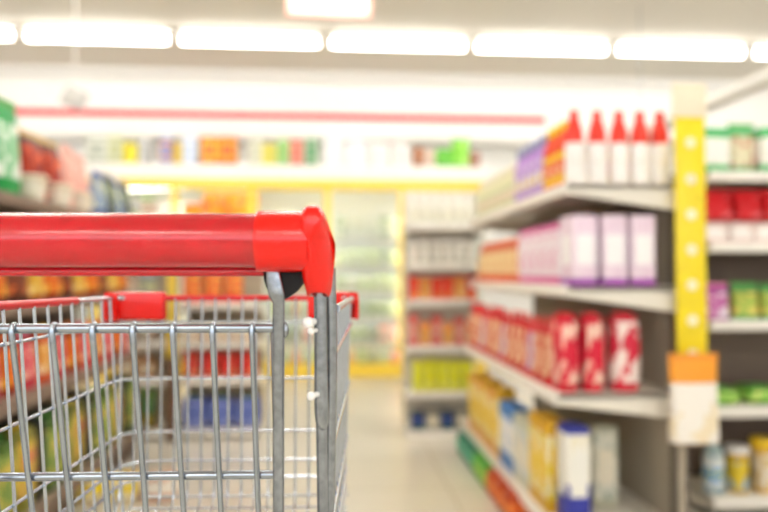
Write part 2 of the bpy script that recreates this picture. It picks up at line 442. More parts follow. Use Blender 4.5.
for k, q in enumerate(order):
    nm, m1, m2, ds = seqs[q]; hh = [.36, .30, .31, .33][q]
    n = cnt.get(nm, 0); cnt[nm] = n+1
    place(nm, k_box(.12, hh, .09, m1, m2), (GX+dpx+.065, GY0+.235+k*.135, s_z[3]), '%s, %s back from the camera, bottom shelf, aisle rack' % (ds, ORD[n]), 'carton', rz=-PI/2, group=nm.replace('_', ' ') + 's on the bottom shelf of the right rack')
# bags on the floor under the bottom shelf
fl = [('green_bag', pack('#2f8f72', '#1f6f58', '#7fc3a0'), M_grn, 'dark green bag'), ('leaf_green_bag', pack('#63b83e', '#3e8f2c', '#b8d868'), M_grn, 'bright green bag'), ('orange_bag', pack('#cf5a22', '#a83c14', '#e08a40'), M_org, 'orange bag')]
cnt = {}
for k, q in enumerate([2, 2, 2, 2, 2, 1, 1, 0, 0, 0]):
    nm, m1, m2, ds = fl[q]; n = cnt.get(nm, 0); cnt[nm] = n+1
    place(nm, k_loaf(.15, .125, .15, m1, m2), (GX+dpx+(.012 if k > 1 else .085), GY0+.22+k*.165, 0), '%s on the floor under the aisle rack, %s from the camera' % (ds, ORD[n]), 'bag', rz=-PI/2, group=nm.replace('_', ' ') + 's under the right rack')

# yellow strip on the end of the right rack with a snack bag
xs = X_(689, GY0-.03); hw = .058
z0, z1 = Z_(362, 689, GY0-.03), Z_(84, 689, GY0-.03)
e = empty('yellow_strip_board', 'tall yellow board with white price dots hanging on the right rack upright', 'sign', (xs, GY0-.045, z0))
obj('board', BX(-hw, hw, -.004, .004, 0, z1-z0-.13, .002), mat('yellow_board', '#f1d91c', .4, var=.06, vscale=12), e)
obj('board_top', BX(-hw*1.15, hw*1.15, -.005, .005, z1-z0-.13, z1-z0, .004), mat('pale_header', '#f6ead0', .5), e, )
for zz_ in (.15, z1-z0-.2): obj('hook', BX(hw-.03, hw-.02, 0, .05, zz_, zz_+.012), M_CHROME, e)
for py in (144, 180, 215, 250, 285, 320, 354):
    bm = new_bm(); lathe(bm, [(.019, -.003), (.021, 0), (.019, .003)], 8)
    bmesh.ops.rotate(bm, cent=(0, 0, 0), matrix=Matrix.Rotation(PI/2, 3, 'X'), verts=bm.verts)
    bmesh.ops.translate(bm, vec=(0, -.007, Z_(py, 689, GY0-.03)-z0), verts=bm.verts)
    obj('price_dot', bm, mat('dot_white', '#fbf6dc', .5), e)
SN = k_pouch(.185, .32, .07, pack('#f4efe6', '#e99a2d', '#f0e2c4', (.0, .72), 2.6, .56), mat('snack_seal', '#e9952a', .5))
zb = Z_(442, 692, GY0-.1)
place('hanging_snack_bag', SN, (X_(692, GY0-.1), GY0-.1, zb), 'white snack bag with orange top hanging under the yellow board', 'bag')

# --- right-hand rack further back, facing the camera ---------------------------------------
RY = 3.0
rx0 = 1.68; rx1 = 3.0
rz_ = [Z_(172, 735, RY), Z_(243, 735, RY), Z_(321, 735, RY), Z_(408, 735, RY), Z_(499, 735, RY)][::1]
rack('dark backed rack facing the camera at the right edge of the picture', (rx0, RY, 0), 0, rx1-rx0, rz_, .40, rz_[0]+.03, post_at=(.03, rx1-rx0-.03), m_panel=mat('umber_panel', '#6a5a4e', .6), base_z=None)
def row(kinds, x0, x1, y, z, where, seed, gap=.01, merged=False, jit=.006, rz=0, k=1):
    """front row of goods from x0 to x1; kinds = list of (name, parts, width, desc, category)"""
    rnd = random.Random(seed); x = x0; i = 0; cnt = {}
    while True:
        nm, kp, wdt, ds, ct = kinds[i % len(kinds)]; wdt *= k
        if x + wdt > x1: break
        n = cnt.get(nm, 0); cnt[nm] = n+1
        me = merge_kind(kp, nm) if merged and (nm, id(kp)) not in MK else None
        if merged:
            if me: MK[(nm, id(kp))] = me
            me = MK[(nm, id(kp))]
        place(nm, me or kp, (x+wdt/2+rnd.uniform(-jit, jit)*.3, y+rnd.uniform(-jit, jit), z),
              '%s, %s from the left, %s' % (ds, ORD[n % 20], where), ct, rz=rnd.uniform(-.08, .08)+rz, sc=(k, k, k*rnd.uniform(.95, 1.03)), group='%ss, %s' % (ds, where))
        x += wdt+gap; i += 1
MK = {}
def P(*a, **k): return pack(*a, **k)
grw = k_box(.15, .26, .10, P('#e8eee2', '#4fae6a', '#f4f4ee', (.2, .78), 3, .5), M_w)
mlt = k_pouch(.15, .28, .08, P('#d9d3b4', '#59a66b', '#b9715a', (.15, .8), 4, .55), M_grn)
redb = k_pouch(.16, .2, .1, P('#cf1722', '#c40f1d', '#e86a70', (.1, .9), 3, .6), M_red)
orab = k_pouch(.15, .19, .1, P('#e8601f', '#d8401c', '#f0a060', (.1, .9), 3, .6), M_org)
pinkb = k_box(.13, .12, .1, P('#f0e4de', '#e7c9c6', '#e0a090', (.15, .85), 4, .6), M_w)
purb = k_pouch(.15, .2, .1, P('#c673ae', '#a84c98', '#efe6ee', (.1, .8), 3, .52), M_pnk)
grnb = k_pouch(.15, .2, .1, P('#a9bf55', '#5c9a58', '#e2d06c', (.15, .8), 3, .5), M_grn)
ygb = k_loaf(.2, .09, .2, P('#86c050', '#5a9c3c', '#cbd87a', (.2, .85), 3, .5), M_grn)
cream_t = k_tub(.30, .06, P('#e9dfcf', '#d8ab4a', '#d9c08a', (.1, .85), 4, .5), M_yel)
ylt = k_tub(.25, .06, P('#e4c93c', '#d0a81c', '#9cc0dc', (.1, .8), 3, .56), M_w)
blt = k_bottle(.32, .055, P('#cfd8d6', '#9ab0b2', '#8cb3d4', (.1, .7), 3, .5), M_w, P('#6aa6d8', '#e4e9ea', '#e7e37a'))
W5 = 'right edge rack'
row([('green_white_box', grw, .15, 'green and white box', 'box'), ('mixed_pouch', mlt, .15, 'patterned green pouch', 'pouch')], 1.69, 2.9, RY+.1, rz_[0], 'top shelf, ' + W5, 1, k=.84)
# second shelf (under the top one): red bags on pale cartons
row([('pale_carton_box', pinkb, .13, 'pale pinkish box', 'box')], 1.69, 2.9, RY+.1, rz_[1], 'second shelf, ' + W5, 2, k=.84)
xx = 1.69; k = 0
while xx < 2.8:
    kp, nm, ds = (redb, 'red_bag', 'bright red bag') if k % 4 != 3 else (orab, 'orange_snack_bag', 'orange bag')
    place(nm, kp, (xx+.08, RY+.1, rz_[1]+.106), '%s lying on the pale boxes, %s along, %s' % (ds, ORD[k], W5), 'bag', sc=(.84, .84, .72), group='bags on the pale boxes'); xx += .14; k += 1
row([('purple_bag', purb, .15, 'purple and white bag', 'bag'), ('green_yellow_bag', grnb, .15, 'green and yellow bag', 'bag'), ('green_yellow_bag', grnb, .15, 'green and yellow bag', 'bag')], 1.69, 2.9, RY+.1, rz_[2], 'third shelf, ' + W5, 3, k=.84)
row([('flat_green_pack', ygb, .2, 'flat green pack', 'pack')], 1.69, 2.9, RY+.14, rz_[3], 'fourth shelf, ' + W5, 4, k=.84, gap=.03)
row([('blue_label_bottle', blt, .12, 'pale bottle with blue label', 'bottle'), ('yellow_tub', ylt, .13, 'yellow tub with white lid', 'tub'), ('cream_tub', cream_t, .13, 'cream tub with yellow lid', 'tub'), ('cream_tub', cream_t, .13, 'cream tub with yellow lid', 'tub')], 1.69, 2.9, RY+.1, rz_[4], 'bottom shelf, ' + W5, 5, k=.84)

# --- far right unit at the end of the aisle ------------------------------------------------
AY = 4.72
ax0, ax1 = X_(408, AY), X_(484, AY)
az = [Z_(y, 440, AY) for y in (224, 264, 300, 346, 392, 431)]
rack('narrow white rack of six shelves at the far right end of the aisle', (ax0, AY, 0), 0, ax1-ax0, az, .34, Z_(186, 440, AY), post_at=(), m_panel=mat('pale_panel_far', '#d8d2c4', .6), base_z=.06, m_shelf=M_WHITE, endpanel=False)
wb = k_bottle(.215, .032, P('#efeee6', '#e2e4da', '#dcdcc8', (.1, .8), 3, .6), M_w, P('#eeeade', '#d8dcc4', '#d9d9c0'))
wb2 = k_tub(.16, .034, P('#f0ede4', '#dedccb', '#b9bba6', (.15, .8), 3, .56), M_w)
rc = k_pouch(.075, .16, .05, P('#e2402c', '#d7261f', '#f0a040', (.1, .85), 3, .55), M_red)
oc = k_pouch(.075, .16, .05, P('#e5a04c', '#e08038', '#f0d890', (.1, .85), 3, .55), M_org)
pk = k_pouch(.075, .20, .05, P('#e0887a', '#cf4038', '#f0e0d0', (.25, .8), 3, .5), M_red)
ylb = k_pouch(.085, .215, .06, P('#dfe02c', '#d3cf22', '#eef07c', (.1, .9), 3, .55), mat('lime_seal', '#dede30', .5))
dkb = k_box(.09, .13, .08, P('#39415c', '#2c3550', '#4a8f5c', (.1, .8), 3, .55), M_blu)
gyb = k_box(.09, .12, .08, P('#a8a694', '#908c7c', '#c9c8b8', (.1, .8), 3, .55), M_crm)
WA = 'narrow far right rack'
row([('white_bottle', wb, .066, 'small white bottle', 'bottle')], ax0+.01, ax1, AY+.08, az[0], 'top shelf, ' + WA, 11)
row([('white_tub', wb2, .07, 'small white tub', 'tub')], ax0+.01, ax1, AY+.08, az[1], 'second shelf, ' + WA, 12)
row([('red_snack', rc, .076, 'small red pouch', 'pouch'), ('amber_snack', oc, .076, 'small amber pouch', 'pouch'), ('red_snack', rc, .076, 'small red pouch', 'pouch')], ax0+.01, ax1, AY+.08, az[2], 'third shelf, ' + WA, 13, gap=.004)
row([('salmon_pouch', pk, .076, 'salmon and red pouch', 'pouch'), ('amber_snack', oc, .076, 'small amber pouch', 'pouch')], ax0+.01, ax1, AY+.08, az[3], 'fourth shelf, ' + WA, 14, gap=.004)
row([('lime_bag', ylb, .085, 'lime yellow bag', 'bag')], ax0+.03, ax1, AY+.06, az[4], 'fifth shelf, ' + WA, 15, gap=.0)
row([('navy_box', dkb, .09, 'small dark navy box', 'box'), ('grey_box', gyb, .09, 'small grey box', 'box')], ax0+.03, ax1, AY+.07, az[5], 'bottom shelf, ' + WA, 16)

# --- left rack, facing the aisle ---------------------------------------------------------
LY0, LX = 1.95, -1.17
LYE = 4.50
LW = LYE - LY0
yy = 3.1
lz = [Z_(206, 60, yy), Z_(301, 60, yy), Z_(384, 60, yy), Z_(497, 60, yy)]
rack('long rack of snacks down the left side of the aisle', (LX, LY0, 0), PI/2, LW, lz, .45, 1.62, post_at=(.03, LW*.52, LW-.03), m_panel=mat('brown_panel', '#5c493c', .6), base_z=.05, m_shelf=mat('brown_shelf', '#8f7f70', .5), rail=mat('brown_rail', '#7d6a5c', .5))
def lrow(kinds, y0, y1, x, z, where, seed, gap=.012):
    rnd = random.Random(seed); y = y0; i = 0; cnt = {}
    while True:
        nm, kp, wdt, ds, ct = kinds[i % len(kinds)]
        if y+wdt > y1: break
        n = cnt.get(nm, 0); cnt[nm] = n+1
        place(nm, kp, (x+rnd.uniform(-.006, .006), y+wdt/2, z), '%s, %s from the near end, %s' % (ds, ORD[n], where), ct,
              rz=PI/2+rnd.uniform(-.1, .1), sc=(1, 1, rnd.uniform(.95, 1.03)), group='%ss, %s' % (ds, where))
        y += wdt+gap; i += 1
gbg = k_pouch(.2, .38, .1, P('#8cc79a', '#1f9a4c', '#e9f2ea', (.2, .8), 3, .48), M_grn)
dob = k_pouch(.20, .33, .1, P('#8e1a02', '#4c0e02', '#dc5204', (.1, .86), 3.5, .52), mat('ochre_seal', '#d0b070', .5))
pkb = k_pouch(.17, .33, .1, P('#f0b8aa', '#e8a090', '#f5e2da', (.1, .9), 3, .52), mat('pink_seal', '#efc0b8', .5))
blb = k_pouch(.15, .29, .09, P('#7f9fc8', '#4a6aa8', '#e4e9c8', (.2, .8), 5, .52), M_w)
dkg = k_pouch(.15, .27, .09, P('#57636a', '#3e4a46', '#b2c58c', (.2, .8), 5, .55), mat('grey_seal', '#b8b8aa', .5))
wtb = k_tub(.11, .06, P('#f0ead9', '#ddd0b8', '#ded6bd', (.1, .9), 3, .55), M_crm)
WL = 'left aisle rack'
lx = LX-.10
lrow([('green_bag_large', gbg, .2, 'large green and white bag', 'bag')], 2.47, 2.92, lx, lz[0], 'top shelf, ' + WL, 21)
lrow([('dark_red_bag', dob, .19, 'dark red and orange bag', 'bag')], 2.98, 3.43, lx-.03, lz[0], 'top shelf, ' + WL, 22)
lrow([('pink_bag', pkb, .17, 'pale pink bag', 'bag')], 3.43, 3.80, lx-.03, lz[0], 'top shelf, ' + WL, 23)
lrow([('blue_bag', blb, .15, 'blue printed bag', 'bag'), ('slate_bag', dkg, .15, 'dark slate bag', 'bag')], 3.80, 4.48, lx, lz[0], 'top shelf, ' + WL, 24)
lrow([('cream_tub', wtb, .13, 'low cream tub', 'tub')], 2.90, 3.8, LX-.06, lz[0], 'front of the top shelf, ' + WL, 25, gap=.15)
orp = k_pouch(.16, .24, .1, P('#d8661c', '#8a2a18', '#f0b43c', (.15, .8), 3, .52), M_org)
yep = k_pouch(.16, .23, .1, P('#dcae3c', '#b05a20', '#f0dc8c', (.15, .8), 3, .52), M_yel)
brp = k_pouch(.16, .24, .1, P('#7a3a22', '#4c2418', '#d06a30', (.15, .8), 3, .55), mat('brown_seal', '#6a3320', .5))
lrow([('orange_chips', orp, .16, 'orange snack bag', 'bag'), ('brown_bag', brp, .16, 'dark brown snack bag', 'bag'), ('amber_bag', yep, .16, 'amber snack bag', 'bag')], 2.1, 4.48, lx, lz[1], 'second shelf, ' + WL, 26)
pr = k_pouch(.15, .235, .1, P('#d9606a', '#c43848', '#f2bfae', (.2, .8), 3, .5), M_pnk)
yr = k_pouch(.15, .24, .1, P('#e0a24c', '#cf5a34', '#f0dfae', (.2, .75), 3, .5), M_yel)
lrow([('orange_chips', orp, .16, 'orange snack bag', 'bag'), ('rose_bag', pr, .15, 'rose and pink bag', 'bag'), ('apricot_bag', yr, .15, 'apricot bag', 'bag'), ('rose_bag', pr, .15, 'rose and pink bag', 'bag')], 2.1, 4.48, lx, lz[2], 'third shelf, ' + WL, 27)
gr = k_loaf(.15, .33, .12, P('#7d9a4a', '#4a6a2e', '#d0bb5a', (.15, .85), 4, .52), M_grn)
yl = k_loaf(.15, .32, .12, P('#cdb24c', '#8c8a3a', '#c9655a', (.2, .85), 4, .56), M_yel)
dk = k_loaf(.10, .34, .12, P('#1f2420', '#16201a', '#2e4434', (.1, .9), 4, .6), M_black if False else M_BLACK)
lrow([('green_sack', gr, .15, 'green printed sack', 'bag'), ('olive_sack', yl, .15, 'olive yellow sack', 'bag'), ('black_sack', dk, .10, 'narrow black sack', 'bag'), ('green_sack', gr, .15, 'green printed sack', 'bag')], 2.1, 4.48, lx, lz[3], 'bottom shelf, ' + WL, 28)

# --- two end displays behind the left rack, facing the camera ------------------------------
EY = 4.75
for nm_, pxa, pxb, wh in (('A', 116, 168, 'left end display'), ('B', 178, 259, 'wider end display')):
    x0, x1 = X_(pxa, EY), X_(pxb, EY)
    ez = [Z_(y, 200, EY) for y in (232, 303, 342, 379, 430)]
    rack('cream end rack of five shelves, %s beyond the left rack' % ('narrow one at left' if nm_ == 'A' else 'wider one nearer the aisle'), (x0, EY, 0), 0, x1-x0, ez, .38, Z_(214, 200, EY), post_at=(), m_panel=mat('tan_panel', '#a89a84', .6), base_z=.06)
    if nm_ == 'A':
        a = k_pouch(.11, .2, .08, P('#b8beb0', '#8a94a0', '#d8dc9c', (.2, .8), 4, .5), M_w)
        b_ = k_pouch(.11, .22, .08, P('#e0dcc8', '#b0a08c', '#b86a4c', (.2, .8), 4, .55), M_crm)
        c = k_box(.11, .13, .1, P('#b87a3c', '#9a5c28', '#d8a860', (.2, .8), 4, .5), M_crm)
        d = k_pouch(.11, .25, .08, P('#d8825c', '#5d86a8', '#e8c0b0', (.3, .8), 4, .5), M_org)
        d2 = k_pouch(.12, .25, .08, P('#3f6a3c', '#8a7a2c', '#6a9050', (.4, .95), 4, .55), M_grn)
        S = [('grey_pouch', a, .11, 'grey green pouch'), ('cream_pouch', b_, .11, 'cream pouch'), ('tan_box', c, .11, 'tan box')]
        rows = [[S[0], S[1]], [S[1], S[0]], [S[1]], [S[2]], [('coral_pouch', d, .11, 'coral pouch'), ('forest_pouch', d2, .12, 'dark green pouch')]]
    else:
        a = k_pouch(.13, .2, .08, P('#ee8c1c', '#e06a1c', '#f5d020', (.12, .85), 3, .52), M_org)
        b_ = k_pouch(.13, .24, .08, P('#e67a3c', '#e4542c', '#f0c850', (.3, .8), 3, .52), M_org)
        c = k_box(.11, .12, .1, P('#e8dcc8', '#c4a888', '#c48a60', (.2, .8), 3, .56), M_crm)
        d = k_pouch(.12, .17, .08, P('#d8322c', '#c4241f', '#eaa070', (.15, .8), 3, .55), M_red)
        g_ = k_loaf(.17, .2, .14, P('#5f70b8', '#4c5ca8', '#8c98d0', (.08, .87), 3, .55), M_grn)
        rows = [[('orange_pouch_small', a, .13, 'bright orange pouch')], [('orange_red_pouch', b_, .13, 'orange red pouch')], [('cream_box', c, .11, 'small cream box')],
                [('red_pouch_small', d, .12, 'small red pouch')], [('blue_sack', g_, .17, 'blue sack with green handle')]]
    for k, rws in enumerate(rows):
        row([r + ('bag',) for r in rws], x0+.01, x1+.01, EY+.1, ez[k], '%s shelf, %s' % (['top', 'second', 'third', 'fourth', 'bottom'][k], wh), 31+k, gap=.008)
# yellow strip between the end displays
xm = X_(172, EY-.03)
e = empty('yellow_divider', 'narrow yellow upright board between the two left end displays', 'sign', (xm, EY-.03, 0))
obj('board', BX(-.03, .03, -.006, .006, .55, Z_(268, 172, EY), .003), M_YEL, e)
obj('foot', BX(-.025, .025, -.02, .02, 0, .55, .004), mat('brown_post', '#6c4c34', .5), e)
# floor stack of yellow packs in front of the end displays
cy = 3.55
stk = k_loaf(.16, .12, .14, P('#f0d224', '#e0b81c', '#f6f0d8', (.1, .9), 3, .5), M_yel)
stw = k_loaf(.18, .12, .14, P('#e8e2d6', '#c48a6a', '#c9a08a', (.3, .9), 3, .56), M_crm)
for k, px in enumerate((92, 126, 160)):
    X = X_(px, cy)
    place('floor_pack', stk if k < 2 else stw, (X, cy, 0), ['yellow pack on the floor, farther left of two', 'yellow pack on the floor beside the white pack', 'white and brown pack on the floor below the end display'][k], 'pack')

# ---------------------------------------------------------------- coolers along the back wall
FY = 7.5
fx0, fx1 = X_(24, FY), X_(486, FY)
ztop = Z_(165, 300, FY)
zy0, zy1 = Z_(190, 300, FY), Z_(182, 300, FY)
zb0 = Z_(364, 380, FY)
e = empty('drinks_cooler', 'long white cooler with yellow framed glass doors along the back wall', 'refrigerator', ((fx0+fx1)/2, FY, 0))
ox = -(fx0+fx1)/2
M_IN = mat('cooler_white', '#f6f6f2', .5)
obj('back_panel', BX(fx0+ox, fx1+ox, .62, .66, 0, ztop), M_IN, e)
obj('side_panel', BX(fx0+ox-.04, fx0+ox, 0, .66, 0, ztop), M_WHITE, e)
obj('side_panel', BX(fx1+ox, fx1+ox+.04, 0, .66, 0, ztop), M_WHITE, e)
obj('top_panel', BX(fx0+ox, fx1+ox, -.02, .62, zy1+.02, ztop, .005), M_WHITE, e)
obj('header_strip', BX(fx0+ox, fx1+ox, -.035, .0, zy0-.0, zy1+.02, .004), M_YEL, e)
obj('base_plinth', BX(fx0+ox, fx1+ox, -.03, .62, 0.0, zb0, .004), M_YEL, e)
dpx_ = (fx1 - X_(402, FY))
edges = [X_(402, FY)]
while edges[-1] - .8 > fx0: edges.append(edges[-1]-.8)
edges = [fx1] + edges + [fx0]
for x in edges[1:]:
    obj('door_post', BX(x+ox-.035, x+ox+.035, -.03, .02, zb0, zy0, .004), M_YEL, e)
mg = bpy.data.materials.new('cooler_glass'); mg.use_nodes = True; nt = mg.node_tree; nt.nodes.clear()
o_ = nt.nodes.new('ShaderNodeOutputMaterial'); mx = nt.nodes.new('ShaderNodeMixShader'); tr = nt.nodes.new('ShaderNodeBsdfTransparent'); gl = nt.nodes.new('ShaderNodeBsdfGlossy')
fr = nt.nodes.new('ShaderNodeFresnel'); fr.inputs[0].default_value = 1.25; tr.inputs[0].default_value = (.96, .98, .97, 1); gl.inputs['Roughness'].default_value = .03
nt.links.new(fr.outputs[0], mx.inputs[0]); nt.links.new(tr.outputs[0], mx.inputs[1]); nt.links.new(gl.outputs[0], mx.inputs[2]); nt.links.new(mx.outputs[0], o_.inputs[0])
for a_, b_ in zip(edges[:-1], edges[1:]):
    if a_ - b_ < .2: continue
    d = obj('glass_door', BX(b_+ox+.04, a_+ox-.04, -.012, -.006, zb0+.01, zy0-.01), mg, e)
    obj('door_handle', BX(b_+ox+.07, b_+ox+.09, -.05, -.013, 1.0, 1.4, .005), M_WHITE, d)
fz = [Z_(y, 365, FY) for y in (236, 264, 290, 315, 341, 362)]
for z in fz[:-1] + [zy0+.03]:
    bm = new_bm(); tube(bm, [(X_(120, FY)+ox, .075, z-.031), (fx1+ox-.02, .075 if z < zy0 else .018, z-.031 if z < zy0 else zy1+.004)], .008, 6); obj('interior_lamp', bm, mat('cooler_tube', '#ffffff', .4, emit='#fffdf6', es=10), e)
for z in fz[:-1]:
    s = obj('shelf', BX(fx0+ox, fx1+ox, .05, .6, z-.02, z, .003), M_WHITE, e)
    obj('price_rail', BX(fx0+ox, fx1+ox, .04, .05, z-.045, z+.004, .003), M_RAIL, s)
M_IL = mat('cooler_tube', '#ffffff', .4, emit='#fffdf6', es=9)
for x in edges[1:]:
    bm = new_bm(); tube(bm, [(x+ox, .035, zb0+.05), (x+ox, .035, zy0-.03)], .012, 6); obj('interior_lamp', bm, M_IL, e)
# goods in the cooler
rnd = random.Random(5)
pal = [('#f1efe6', '#dfe6d8', '#e9e4c8'), ('#e6ecc8', '#c9dc9a', '#f2f2e2'), ('#f3ead0', '#e8c87a', '#f0b070'), ('#dfe4d6', '#a9bca0', '#c9d2b4'), ('#f0dcd0', '#e08068', '#f4ece4'),
       ('#c8d6b0', '#8aa878', '#e6e0a8'), ('#e9d08c', '#d89048', '#f0e8c8'), ('#b4bfae', '#7c9086', '#d0c8a0'), ('#eab0a0', '#d04a40', '#f2e6da')]
names = ['white', 'pale green', 'cream and amber', 'grey green', 'white and coral', 'soft green', 'amber', 'slate green', 'coral']
kinds_f = []
for (a_, b_, c_), nn in zip(pal, names):
    kinds_f.append(('chilled_carton', merge_kind(k_gable(.10, .215, .09, P(a_, b_, c_, (.2, .75), 4, .5), mat('s_' + nn, b_, .5)), 'chilled_carton'), nn + ' gabled carton', 'carton'))
    kinds_f.append(('chilled_bottle', merge_kind(k_bottle(.225, .045, P(a_, b_, c_, (.2, .75), 4, .5), mat('s_' + nn, b_, .5), P(b_, a_, c_)), 'chilled_bottle'), nn + ' bottle', 'bottle'))
shn = ['top', 'second', 'third', 'fourth', 'fifth', 'bottom']
prefs = [[0, 1, 0, 6], [0, 2, 3, 6], [2, 3, 6, 0, 12], [3, 10, 11, 7, 13], [14, 15, 11, 9, 17, 8], [13, 15, 10, 17, 7]]
for k, z in enumerate(fz):
    x = X_(268 if k else 268, FY); xe = X_(408, FY); i = 0; cnt = {}
    zz = z if k < 5 else zb0
    while x < xe:
        if min(abs(x+.06-q) for q in edges) > .06:
            nm, me, ds, ct = kinds_f[rnd.choice(prefs[k])]
            n = cnt.get(ds, 0); cnt[ds] = n+1
            sc_z = .92 if k else 1.0
            if k == 5: sc_z = .8
            place(nm, me, (x+.06, FY+.12, zz), 'chilled %s, %s from the left, %s shelf of the cooler' % (ds, ORD[n], shn[k]), ct, sc=(1, 1, sc_z*(.78 if k else 1)), rz=rnd.uniform(-.1, .1), group='%ss, %s shelf of the cooler' % (ds, shn[k]))
        x += .118; i += 1
# big items behind the first glass door, left part
ob = k_pouch(.19, .47, .1, P('#f0a020', '#e8701c', '#f6d83a', (.15, .88), 3, .5), M_yel)
wp = k_loaf(.24, .36, .1, P('#f4f2f0', '#ecdedc', '#f6f0f0', (.1, .9), 3, .6), M_w)
gp = k_pouch(.12, .42, .1, P('#cfe08a', '#b4d060', '#eef0c8', (.1, .9), 3, .5), M_grn)
xq = X_(138, FY)
for k, (kp, wdt, nm, ds) in enumerate([(gp, .12, 'lime_pouch', 'pale lime pouch'), (wp, .24, 'white_pack', 'white soft pack'), (wp, .24, 'white_pack', 'white soft pack'),
                                   (ob, .19, 'orange_pouch', 'orange and yellow pouch'), (ob, .19, 'orange_pouch', 'orange and yellow pouch'), (ob, .19, 'orange_pouch', 'orange and yellow pouch')]):
    place(nm, kp, (xq+wdt/2, FY+.13, fz[0]), '%s, %s item from the left on the top cooler shelf' % (ds, ORD[k]), 'pack'); xq += wdt+.012
# goods on the cooler roof
top = [(87, 22, 'grey_box', '#d6d9cc', '#a9b0a4', 'grey green box', 1), (108, 15, 'grey_box', '#c9cdb4', '#b8bd8c', 'olive grey box', 1), (124, 14, 'yellow_box', '#ece03c', '#e0d22a', 'bright yellow box', .75), (139, 10, 'grey_box', '#cfd0cc', '#b4b6b4', 'narrow grey box', 1),
       (160, 13, 'orange_blue_box', '#dfa070', '#6a84c4', 'orange and blue box', .95), (174, 8, 'yellow_box', '#e4cf5c', '#d8b84a', 'small ochre box', .8), (183, 15, 'blue_box', '#dde6f4', '#c4d2ec', 'pale blue box', 1),
       (201, 17, 'orange_box', '#f2c03c', '#e2702a', 'orange and yellow box, left of a pair', 1.05), (219, 17, 'orange_box', '#f0b434', '#e2602a', 'orange and yellow box, right of a pair', 1.05),
       (249, 13, 'grey_box', '#dfdfcc', '#c4c8b4', 'pale grey box', .95), (262, 14, 'yellow_box', '#e4da5c', '#cfc85c', 'greenish yellow box', .8), (277, 12, 'green_box', '#a9cf84', '#8cbf6c', 'light green box', .95), (290, 13, 'red_box', '#e4a08c', '#d86a5c', 'coral box', .95), (304, 14, 'green_box', '#a8bf9c', '#5c9a6c', 'mid green box', 1),
       (324, 20, 'white_box', '#efefec', '#e4e6ec', 'white box, left of four', 1), (346, 20, 'white_box', '#eceff4', '#dfe4ee', 'white box, second of four', .95), (368, 20, 'white_box', '#f0eeec', '#e8e2e2', 'white box, third of four', .9), (390, 18, 'white_box', '#f0eceb', '#e6dedc', 'white box, right of four', .9),
       (414, 8, 'brown_box', '#c4844c', '#a8623c', 'small brown box', .75), (424, 10, 'cream_box', '#ead8c4', '#d8c0b0', 'small cream box', .7), (436, 16, 'green_bundle', '#7fcf4a', '#5cb83a', 'bright green box', .7), (470, 9, 'brown_box', '#b88878', '#a07060', 'brownish box at the right end', .6)]
TY = FY+.12
for px, wpx, nm, c1, c2, ds, hs in top:
    x0, x1 = X_(px, TY), X_(px+wpx, TY)
    kp = merge_kind(k_box(x1-x0-.008, .29*hs, .2, P(c1, c2, c1, (.18, .85), 3, .6), mat('t' + c2, c2, .5)), nm)
    place(nm, kp, ((x0+x1)/2, TY+.02, ztop), '%s on the roof of the long cooler' % ds, 'box')
kp = merge_kind(k_pouch(.2, .33, .12, P('#8fd84f', '#6cc23c', '#b8ea7c', (.1, .95), 3, .55), M_grn), 'green_bag')
place('green_bag', kp, (X_(461, TY), TY, ztop), 'bright green pointed bag on the roof of the long cooler', 'bag')

# ---------------------------------------------------------------- the shopping trolley
HY = .53           # handle distance
GYT = .56          # rear gate, at its top bar
FYC = .95         # far panel
CX, CYc = -.185, .76
cart = empty('shopping_trolley', 'silver wire shopping trolley with red handle and red corner bumpers in the foreground', 'shopping trolley')
ang = TH_CART - TH_STORE
cart.rotation_euler.z = ang
cpos = Matrix.Rotation(ang, 3, 'Z') @ Vector((CX, CYc, 0))
cart.location = cpos
OFF = Vector((-CX, -CYc, 0))
def L(v): return Vector(v) + OFF
def mir(v): return Vector((2*CX - v[0], v[1], v[2]))
def cobj(name, bm, m, parent=None, smooth=True):
    o = obj(name, bm, m, parent or cart, smooth); return o
def shift(bm): bmesh.ops.translate(bm, vec=OFF, verts=bm.verts)

R_w = .0019        # thin wire
rows_py = [298, 322, 378, 431, 460, 477]
zr = [ac(240, y, FYC).z for y in rows_py]
zfl = ac(240, 506, FYC).z
xR0 = ac(353, 300, FYC).x; xL0 = ac(115.5, 300, FYC).x
zt = zr[0]
def side_x(z, left, y):
    """side wires lean inwards towards the floor of the basket and a touch towards the front"""
    t = (zt - z)/(zt - zfl)
    inn = (.020 if left else .008)*t
    spread = (FYC - y)*.026
    return (xL0 + inn - spread*.1) if left else (xR0 - inn - spread)
YN = .575
# top rim, plain where it shows
def ring_pts(z, y0=YN, rad=.035, near_lift=0):
    return rounded([(side_x(z, True, y0), y0, z+near_lift), (side_x(z, True, FYC), FYC, z), (side_x(z, False, FYC), FYC, z), (side_x(z, False, y0), y0, z+near_lift)], rad)
bm = new_bm(); tube(bm, ring_pts(zt, near_lift=.004), .0034, 10); shift(bm); cobj('basket_rim', bm, M_CHROME)
bm = new_bm()
xa, xb = ac(163, 298, FYC).x, ac(310, 298, FYC).x
tube(bm, [(xa, FYC, zt), (xb, FYC, zt)], .0040, 10); shift(bm); cobj('rim_sleeve', bm, M_REDRIM)
def sidept(y, left): return Vector((side_x(zt, left, y), y, zt + .004*(FYC-y)/(FYC-YN)))
for left in (True,):
    bm = new_bm(); tube(bm, [sidept(YN+.01, left), sidept(.82, left)], .0046, 10); shift(bm); cobj('rim_sleeve', bm, M_REDRIM)
# horizontals below the rim, running round three sides
bm = new_bm()
for z in zr[1:]: tube(bm, ring_pts(z, rad=.04 if z > zr[-2] else .05), R_w, 8)
shift(bm); cobj('basket_hoops', bm, M_CHROME)
